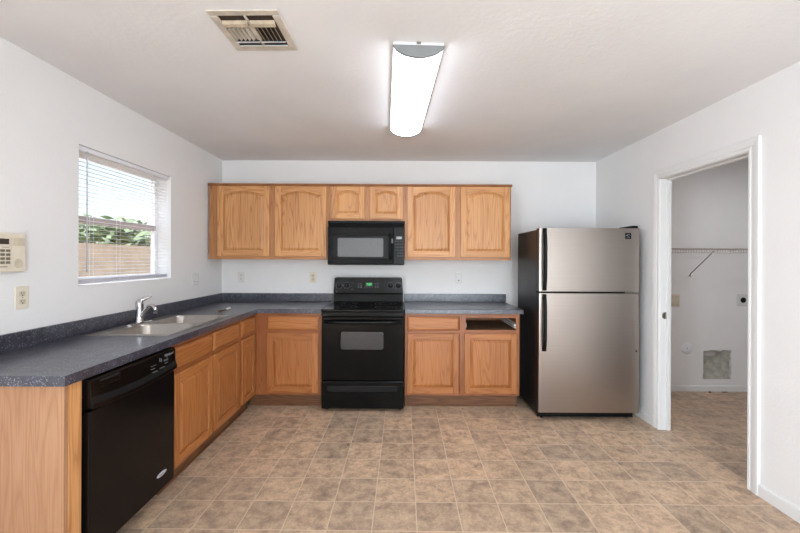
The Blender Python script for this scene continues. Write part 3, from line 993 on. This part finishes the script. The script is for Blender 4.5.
b = MB(); b.box(-RW + .15, RW - .15, y(136.9), y(138.4), 1.2, 10.8); dw = b.build('storage_drawer', BLACK_EN, o, bevel=.25, seg=3)
b = MB()
a0 = rr2(-12.6, 12.4, 7.2, 9.2, .95, y(136.92)); a1 = rr2(-12.6, 12.4, 7.2, 9.2, .95, y(136.72)); a2 = rr2(-12.2, 12.0, 7.5, 9.0, .7, y(136.55))
b.loft([a0, a1, a2], False, True); b.build('drawer_pull', noise_mat('pull_black_sheen', (22, 22, 23), .3, spec=.25, var=.03), dw, bevel=.05)  # base colour raised a little to stand in for a grey sheen
for sx in (-1, 1):
    for yy in (140, 160):
        b = MB(); b.cyl((sx * (RW - 1.5), y(yy), 0), 2, .6, 0, .85, 12); b.build('foot', BLACK_PL, o)

# ------------------------------------------------------------------ microwave
MY = 144.5
mof = ((-27.5 + 1.7) / 2, MY, 51.5)
o = thing('microwave_oven', 'black over-the-range microwave hung under the short oak wall cabinet', 'microwave', mof)
MW = (1.7 + 27.5) / 2
MHt = 68.35 - 51.5
MB().box(-MW, MW, 1.4, BY - MY - .1, .35, MHt).build('case', BLACK_EN, o, bevel=.1)
mx = lambda px: (px - 400) * MY / 381 - mof[0]
mz = lambda py: EYE - (py - 259) * MY / 381 - mof[2]
b = MB(); b.box(-MW, MW, .2, 1.4, mz(223.6), MHt - .02); b.build('top_strip', BLACK_EN, o, bevel=.12)
b = MB(); b.box(-MW + .1, MW - .1, .9, 1.35, mz(227.0), mz(223.6))
for k in range(5):
    z = mz(227.0) + .2 + k * .24
    b.box(-MW + .3, MW - .3, .55, .95, z, z + .08)
b.build('vent_grille', DARK_HOLE, o)
b = MB(); b.box(-MW, mx(393.0), 0, 1.4, mz(264.2), mz(227.2)); dr = b.build('door', BLACK_GL, o, bevel=.2, seg=3)
b = MB()
fx0, fx1, fz0, fz1 = mx(332.7), mx(388.6), mz(258.8), mz(235.6)
def rr3(x0, x1, z0, z1, r, yy): return [(p[0], yy, p[1]) for p in rrect(x0, x1, z0, z1, r, 0)]
b.loft([rr3(fx0, fx1, fz0, fz1, .3, 0.02), rr3(fx0 + .1, fx1 - .1, fz0 + .1, fz1 - .1, .3, -.12)], False, True)
b.build('window_surround', BLACK_PL, dr)
b = MB()
gx0, gx1, gz0, gz1 = mx(337.6), mx(383.2), mz(257.0), mz(238.2)
b.loft([rr3(gx0, gx1, gz0, gz1, .5, -.11), rr3(gx0, gx1, gz0, gz1, .5, -.17), rr3(gx0 + .1, gx1 - .1, gz0 + .1, gz1 - .1, .4, -.19)], False, True)
b.build('window_mesh', MW_MESH, dr)
b = MB()
hx = mx(390.3)
b.tube([(hx, .1, mz(259.5)), (hx, -.9, mz(258.5)), (hx, -1.3, mz(254)), (hx, -1.4, mz(247)), (hx, -1.3, mz(239)), (hx, -.9, mz(235.5)), (hx, .1, mz(234.3))], .42, 10)
b.build('handle', BLACK_EN, dr)
b = MB(); b.box(mx(393.3), MW, 0.05, 1.4, mz(264.2), mz(227.2)); cp = b.build('control_panel', BLACK_EN, o, bevel=.15)
b = MB(); b.box(mx(396.2), mx(401.8), -.02, .1, mz(239.2), mz(236.6)); b.build('display', noise_mat('lcd_grey', (150, 150, 150), .3, var=.02), cp, label='small grey display')
for r_ in range(6):
    for c_ in range(4):
        if r_ > 3 and c_ in (0,): continue
        x = mx(395.8) + c_ * .83; z = mz(241.2) - r_ * 1.12
        b = MB(); b.box(x - .22, x + .22, 0.02, .1, z - .1, z + .1); b.build('button_legend', MARK_G, cp)
b = MB(); b.box(mx(388.0) + 1.2, mx(388.0) + 1.9, -.05, .1, mz(243.2), mz(238.6)); b.build('door_button', MARK_G, cp)
b = MB(); b.box(-MW + .2, MW - .2, .3, BY - MY - .3, 0.02, .4); b.build('bottom_plate', BLACK_PL, o)
for x in (-10.5, 8):
    b = MB(); b.box(x - 2, x + 2, 4, 9, -.12, .05); b.build('grease_filter', NICKEL, o)

# ------------------------------------------------------------------ refrigerator
FD = 127.0
FX0, FX1 = 46.4, 79.9
fof = ((FX0 + FX1) / 2, FD, 0)
o = thing('refrigerator', 'stainless steel top-freezer refrigerator with black sides beside the doorway', 'refrigerator', fof)
FW = (FX1 - FX0) / 2
MB().box(-FW + .15, FW - .15, 3.0, 23.6, 1.3, 64.1).build('body', FRIDGE_SIDE, o, bevel=.3)
SPZ = 43.0
def fdoor(name, z0, z1):
    d_ = MB().box(-FW + .06, FW - .06, .62, 2.8, z0 + .03, z1 - .03).build(name, FRIDGE_SIDE, o, bevel=.1)
    b = MB()
    pr = [(-FW, .6), (-FW, .3), (-FW + .12, .06), (-FW + .4, .0)]
    for k in range(1, 12):
        t = k / 12 * 2 - 1
        pr.append((t * (FW - .4), -.06 * (1 - t * t)))
    pr += [(FW - .4, .0), (FW - .12, .06), (FW, .3), (FW, .6)]
    b.prism(pr, 2, z0, z1)
    b.build('front_panel', STEEL, d_, bevel=.06, label='brushed stainless front')
    return d_
fz = fdoor('freezer_door', SPZ + .3, 64.5)
fr = fdoor('fridge_door', 2.9, SPZ - .3)
MB().box(-FW + .4, FW - .4, .6, 2.9, SPZ - .3, SPZ + .3).build('door_gasket', DARK_HOLE, o)
def fhandle(par, z0, z1, flare):
    b = MB(); rings = []
    N = 20
    for k in range(N + 1):
        t = k / N
        z = z0 + (z1 - z0) * t
        e = 1 - abs(2 * t - 1) ** 4
        yy = -.15 - 1.5 * e
        x = -FW + 1.75 - .15 * e
        wv = .62 + .12 * (1 - e)
        rings.append([(x - wv, yy + .25, z), (x - wv * .6, yy - .35, z), (x + wv * .6, yy - .35, z), (x + wv, yy + .25, z), (x + wv * .6, yy + .5 , z), (x - wv * .6, yy + .5, z)])
    b.loft(rings, True, True, smooth=False)
    for zc in (z0 + .9, z1 - .9):
        b.box(-FW + 1.15, -FW + 2.35, -.6, .1, zc - .8, zc + .8)
    return b.build('handle', BLACK_PL, par, bevel=.08)
fhandle(fz, SPZ + .6, 64.4, 1)
fhandle(fr, SPZ - 19.6, SPZ - .6, 1)
b = MB(); b.box(FW - 4.8, FW - .3, .3, 3.6, 64.52, 65.0); b.box(FW - 2.5, FW - .4, .2, 3.6, 65.0, 65.35); b.build('hinge_cover', BLACK_PL, o, bevel=.15)
b = MB(); b.box(FW - 4.6, FW - .3, .3, 2.6, SPZ - .25, SPZ + .25); b.build('center_hinge', NICKEL, o)
bx = (628.0 - 400) * FD / 381 - fof[0]; bz = EYE - (235.0 - 259) * FD / 381
b = MB(); b.box(bx - 1.0, bx + 1.0, -.12, .1, bz - 1.0, bz + 1.0); bd = b.build('badge', BLACK_PL, fz, bevel=.06, label='small square black badge')
b = MB()
for k, (ra, rb_) in enumerate(((.62, .34), (.42, .2))):
    pts = [(bx + ra * math.cos(a), -.15, bz + rb_ * math.sin(a) + .15) for a in [PI * (.1 + .13 * q + k * .5) for q in range(9)]]
    b.tube(pts, .045, 6)
b.box(bx - .5, bx + .55, -.15, -.1, bz - .5, bz - .42)
b.build('badge_mark', SILVER, bd)
b = MB(); b.lathe([(.28, -.2), (.28, .2)], ((637.4 - 400) * FD / 381 - fof[0] - .3, 0, EYE - (350 - 259) * FD / 381), 1, 12); b.build('door_plug', BLACK_PL, fr)
b = MB(); b.box(-FW + .5, FW - .5, 2.6, 3.4, .5, 2.9)
for k in range(14):
    b.box(-FW + 1.5 + k * 2.2, -FW + 3.2 + k * 2.2, 2.45, 2.6, 1.0, 2.4)
b.build('base_grille', BLACK_PL, o)
for sx in (-1, 1):
    b = MB(); b.cyl((sx * (FW - 2.2), 3.4, 0), 2, .55, 0, 1.4, 12); b.cyl((sx * (FW - 2.2), 22, 0), 2, .55, 0, 1.4, 12); b.build('leveling_foot', NICKEL if sx > 0 else BLACK_PL, o)

# ------------------------------------------------------------------ window blind
bx_ = LX - 1.3
bof = (bx_, (WY0 + WY1) / 2, WZ1)
o = thing('window_blind', 'white horizontal mini blind with open slats in the kitchen window', 'blind', bof)
HWB = (WY1 - WY0) / 2 - .35
b = MB(); b.box(-.65, .65, -HWB, HWB, -1.1, -.02); b.build('headrail', BLIND_M, o, bevel=.06)
b = MB()
ns = 31; pitch = 1.0
tilt = math.radians(-4)
for k in range(ns):
    z = -1.6 - k * pitch
    pr = []
    for q in range(5):
        t = q / 4 * 2 - 1
        xx = t * .48
        zz = .07 * (1 - t * t)
        pr.append((xx * math.cos(tilt) - zz * math.sin(tilt), xx * math.sin(tilt) + zz * math.cos(tilt) + z))
    pr2 = [(a, c_ - .025) for a, c_ in reversed(pr)]
    b.prism(pr + pr2, 1, -HWB + .05, HWB - .05)
b.build('slats', BLIND_M, o)
zb = -1.6 - ns * pitch
b = MB(); b.box(-.45, .45, -HWB + .05, HWB - .05, zb - .05, zb + .75); b.build('bottom_rail', noise_mat('blind_rail', (196, 194, 204), .45, var=.01), o, bevel=.1)
for yy in (-HWB + 5, -3.6, HWB - 5):
    b = MB()
    for xx in (-.5, .5):
        b.box(xx - .02, xx + .02, yy - .025, yy + .025, zb, -1)
    b.build('ladder_cord', BLIND_M, o)
b = MB(); b.tube([(.75, -HWB + 2.6, -1.0), (.85, -HWB + 2.6, -2), (.9, -HWB + 2.55, -30.2)], .16, 8)
b.build('tilt_wand', noise_mat('wand_clear', (196, 196, 205), .25, var=.02), o)

# ------------------------------------------------------------------ wall plates and keypad
PG = 'wall plates above the countertops'
def plate_base(name, label, cat, w_, h_, m, loc, rz, grp):
    o = thing(name, label, cat, loc, rz, grp)
    b = MB(); b.box(-w_ / 2, w_ / 2, -.22, -.01, -h_ / 2, h_ / 2); b.build('cover_plate', m, o, bevel=.09)
    return o
def receptacle(o, m, dx=0):
    for s in (-1, 1):
        b = MB()
        b.loft([[(dx + p[0], yy, s * .78 + p[1]) for p in rrect(-.68, .68, -.58, .58, .45, 0)] for yy in (-.2, -.27)], False, True)
        f_ = b.build('socket', m, o)
        q = MB(); q.box(dx - .32, dx - .22, -.29, -.2, s * .78 - .05, s * .78 + .3); q.box(dx + .2, dx + .3, -.29, -.2, s * .78, s * .78 + .26)
        q.cyl((dx, 0, s * .78 - .28), 1, .13, -.29, -.2, 10); q.build('slots', LCD, f_)
    q = MB(); q.lathe([(.12, -.25), (.08, -.27)], (dx, 0, 0), 1, 10); q.build('screw', NICKEL, o)
GZ = 46.0
o = plate_base('outlet', 'ivory outlet on the back wall just left of the range', 'outlet', 2.75, 4.5, IVORY, (-36.7, BY, GZ), 0, PG); receptacle(o, IVORY_D)
o = plate_base('outlet', 'white outlet on the back wall in the left corner under the wall cabinets', 'outlet', 2.75, 4.5, WHITE_PL, (-67.0, BY, GZ), 0, PG); receptacle(o, WHITE_PL)
o = plate_base('outlet', 'white plate with one small dark port, right of the range', 'outlet', 2.75, 4.5, WHITE_PL, (24.8, BY, GZ), 0, PG)
b = MB(); b.box(-.67, .67, -.26, -.2, -1.35, 1.35); q = b.build('insert', TRIMW, o, bevel=.04)
b = MB(); b.box(-.28, .28, -.29, -.2, -1.25, -.8); b.build('port', LCD, q)
o = plate_base('outlet', 'ivory outlet on the left wall below the alarm keypad', 'outlet', 2.75, 4.5, IVORY, (LX, 75.7, 45.9), PI / 2, PG); receptacle(o, IVORY_D)
o = plate_base('switch_plate', 'wide white two-gang plate on the left wall between window and corner', 'switch', 4.6, 4.6, WHITE_PL, (LX, 140.0, GZ), PI / 2, PG)
for dx in (-.92, .92):
    b = MB(); b.box(dx - .66, dx + .66, -.27, -.2, -1.3, 1.3); q = b.build('rocker', TRIMW, o, bevel=.04)
    b = MB(); b.box(dx - .5, dx + .5, -.285, -.25, -.75, -.62); b.build('seam', MARK_G, q)
# alarm keypad; local x runs away from the camera along the wall
o = thing('alarm_keypad', 'cream alarm keypad on the left wall, cut by the frame edge', 'keypad', (LX, 71.2, 54.8), PI / 2)
b = MB(); b.box(-4.6, 4.3, -1.1, -.01, -3.7, 3.75); b.build('case', IVORY, o, bevel=.22, seg=3)
b = MB(); b.box(-4.3, 1.35, -1.22, -1.05, -3.0, 3.1); b.build('cover', IVORY, o, bevel=.08)
b = MB(); b.box(-3.3, .85, -1.28, -1.2, 1.55, 2.6); b.build('display', LCD, o, label='dark display strip')
for r_ in range(4):
    for c_ in range(3):
        b = MB(); x = -1.35 + c_ * 1.0; z = .35 - r_ * .75
        b.box(x - .36, x + .36, -1.38, -1.2, z - .24, z + .24); b.build('key', KEY_GREY, o, bevel=.05)
b = MB(); b.box(-1.6, .6, -1.24, -1.2, -2.75, -2.62); b.build('printed_line', MARK_G, o)
b = MB(); b.box(-.4, .9, -1.24, -1.2, .95, 1.03); b.build('printed_line', MARK_G, o)
b = MB(); b.box(1.75, 4.0, -1.16, -1.05, 1.3, 2.85); b.build('name_plate', IVORY_D, o)
b = MB(); b.lathe([(.85, -1.05), (.85, -1.15), (.7, -1.19), (.6, -1.15), (.2, -1.15)], (2.7, 0, -2.05), 1, 24); b.build('speaker_disc', IVORY_D, o)

# ------------------------------------------------------------------ ceiling lamp
lof = (2.5, 96.3, CZ)
o = thing('ceiling_lamp', 'long lit fluorescent ceiling lamp with grey end cap', 'lamp', lof, math.radians(2.2))
HL = 23.7
b = MB(); b.box(-4.9, 4.9, -HL + .1, HL - .1, -.75, -.01); b.build('base_pan', TRIMW, o, bevel=.08)
def lens_prof(r, dz=0, n=18):
    pts = []
    for k in range(n + 1):
        t = k / n * 2 - 1
        pts.append((t * r, -.6 - 2.3 * (1 - t * t) ** .62 - dz))
    return pts
b = MB(); b.prism(lens_prof(4.85), 1, -HL + .5, HL - .5, smooth=True); b.build('diffuser', LAMP_M, o)
for s in (-1, 1):
    b = MB(); a0, a1 = sorted((s * (HL - .5), s * (HL + .25)))
    b.prism([(p[0] * 1.02, p[1] - .08) for p in lens_prof(4.95)], 1, a0, a1); b.build('end_cap', CAP_GREY, o, bevel=.1)
b = MB(); b.box(-.4, .4, -HL - .1, -HL + .3, -.4, -.02); b.build('clip', NICKEL, o)

# ------------------------------------------------------------------ ceiling register
vof = (-26.5, 69.4, CZ)
o = thing('ceiling_vent', 'cream square air register with curved louvers in the ceiling', 'vent', vof, math.radians(-1))
b = MB(); H = 6.05
b.box(-H, H, -H, -4.7, -.22, -.01); b.box(-H, H, 4.7, H, -.3, -.01); b.box(-H, -4.7, -4.7, 4.7, -.3, -.01); b.box(4.7, H, -4.7, 4.7, -.3, -.01)
b.build('frame', VENT_M, o, bevel=.14)
MB().box(-4.7, 4.7, -4.7, 4.7, -.06, -.01).build('duct_back', DUCT, o)
b = MB(); b.box(-.45, .45, -2.0, 2.1, -.42, -.08); b.box(-.2, .2, -4.7, -2.0, -.35, -.08); b.box(-.2, .2, 2.1, 4.7, -.35, -.08); b.build('center_bar', VENT_M, o, bevel=.05)
def louver(pts, a0, a1, ax, name, m):
    b = MB(); b.prism(pts, ax, a0, a1); return b.build(name, m, o)
for x0, x1 in ((-4.6, -.22), (.22, 4.6)):
    for k, yc in enumerate((-2.75,)):
        louver([(yc - .55, -.1), (yc - .2, -.55), (yc + .45, -.75), (yc + .45, -.68), (yc - .1, -.45), (yc - .45, -.08)], x0, x1, 0, 'louver', VENT_T)
    for k, yc in enumerate((2.7, 3.9)):
        louver([(yc + .5, -.1), (yc + .15, -.55), (yc - .5, -.8), (yc - .5, -.72), (yc + .05, -.45), (yc + .4, -.08)], x0, x1, 0, 'louver', TRIMW)  # far louvers coloured white because light falls on them
for s in (-1, 1):
    for k in range(5):
        xc = s * (.95 + k * .78)
        louver([(xc - s * .25, -.1), (xc - s * .05, -.5), (xc + s * .16, -.72), (xc + s * .16, -.66), (xc + s * .05, -.42), (xc - s * .15, -.08)], -1.8, 1.95, 1, 'louver', VENT_T if s > 0 else VENT_M)  # right fins darker than left; the shading is in their colours

# ------------------------------------------------------------------ laundry room fittings
sof2 = (121.5, 151, 58.4)
o = thing('wire_shelf', 'white wire shelf high on the laundry room back wall', 'shelf', sof2)
b = MB()
x0, x1 = RX + RT + .1 - 121.5, LRX - .1 - 121.5
for yy, zz, r_ in ((-6, 0, .14), (-6, -1.6, .14), (-2, -.12, .1), (2, -.12, .1), (5.75, 0, .12)):
    b.cyl((0, yy, zz), 0, r_, x0, x1, 8)
k = x0 + .5
while k < x1:
    b.box(k - .05, k + .05, -6, 5.9, .02, .12); b.box(k - .05, k + .05, -6.05, -5.95, -1.6, .1)
    k += 1.0
b.build('wire_deck', noise_mat('shelf_wire', (190, 180, 170), .45, var=.02), o)
b = MB(); b.tube([(-2.0, -5.9, -1.0), (-2.0, 5.4, -9.8), (-2.0, 5.8, -10.3), (-2.0, 5.9, -11.3)], .2, 8); b.build('brace', noise_mat('brace_grey', (150, 142, 136), .45, var=.02), o)
o = plate_base('washer_valve_box', 'ivory washer valve box on the laundry wall beside the door jamb', 'valve box', 7, 5.3, IVORY, (111.9, LBY, 37.3), 0, None)
b = MB(); b.box(-3, 3, -.5, -.2, -2.1, 2.1); b.build('lid', IVORY_D, o, bevel=.15)
o = plate_base('dryer_outlet', 'white plate with round black dryer socket at the right of the laundry wall', 'outlet', 5.0, 5.0, noise_mat('painted_plate', (216, 213, 211), .6, var=.01), (141.3, LBY, 37.6), 0, None)
b = MB(); b.lathe([(1.12, -.2), (1.12, -.35), (.95, -.4), (.2, -.36)], (0, 0, 0), 1, 24); b.build('socket', BLACK_PL, o)
o = thing('pipe_cover', 'round white cover disc low on the laundry wall left of the recess', 'cover', (118.2, LBY, 17.7))
b = MB(); b.lathe([(2.3, -.01), (2.3, -.16), (2.05, -.3), (.4, -.34), (.15, -.34)], (0, 0, 0), 1, 32); b.build('disc', BLIND_M, o)
b = MB(); b.lathe([(.24, -.3), (.2, -.42), (.08, -.44)], (0, 0, 0), 1, 10); b.build('screw', NICKEL, o)
o = thing('vent_pipe', 'stub of silver dryer vent pipe inside the square wall recess', 'pipe', (128.6, LBY + 2.6, HZ1 - 1.2))
b = MB()
prof = []
for k in range(17):
    prof.append((1.55 + (.14 if k % 2 else 0), -2.2 + k * .28))
b.lathe(prof, (0, 0, -.7), 0, 24); b.build('pipe_wall', noise_mat('foil_pipe', (206, 204, 200), .45, metal=.3, var=.06), o)
for x, y_, rz, lab in ((126.8, 155.6, .9, 'left of the two dark scraps on the laundry floor'), (132.9, 155.7, .1, 'right of the two dark scraps on the laundry floor')):
    o = thing('debris_scrap', lab, 'debris', (x, y_, 0), rz, 'scraps below the wall recess')
    b = MB(); b.prism([(-1.2, -.3), (.2, -.45), (1.2, -.1), (.9, .35), (-.3, .2), (-1.0, .4)], 2, 0.01, .22); b.build('scrap', WOOD_RAW, o)

# ------------------------------------------------------------------ garden seen through the blind
struct(MB().box(-700, LX - WT - .5, -400, 700, -8, -6).build('ground', SOIL))
gw = MB(); gw.box(-268, -260, -380, 650, -6, 66)
o = gw.build('garden_wall', BLOCK); tag(o, 'tan block wall across the yard, seen through the window blind', 'wall')
def tree(loc, r, h, label, seed):
    rnd = random.Random(seed)
    o = thing('tree', label, 'tree', loc, 0, 'trees beyond the garden wall')
    b = MB(); b.tube([(0, 0, 0), (2, 1, h * .4), (0, 3, h * .75)], [5, 4, 2.5], 8); b.build('trunk', BARK, o)
    b = MB()
    for k in range(1500):
        a, z = rnd.uniform(0, 2 * PI), rnd.uniform(-1, 1)
        q = rnd.uniform(.45, 1) * r
        c_ = Vector((q * math.sqrt(1 - z * z) * math.cos(a), q * math.sqrt(1 - z * z) * math.sin(a), h + z * q * .62))
        u = Vector((rnd.uniform(-1, 1), rnd.uniform(-1, 1), rnd.uniform(-.5, .5))).normalized()
        v = u.cross(Vector((rnd.uniform(-1, 1), rnd.uniform(-1, 1), 1))).normalized()
        s = rnd.uniform(5, 9)
        b.poly([c_ + u * s, c_ + v * s * .5, c_ - u * s, c_ - v * s * .5])
    b.build('foliage', LEAFM, o)
tree((-330, 330, -6), 50, 66, 'grey green tree beyond the garden wall at the near end of the window', 3)
tree((-350, 460, -6), 62, 72, 'grey green tree beyond the garden wall at the far end of the window', 5)
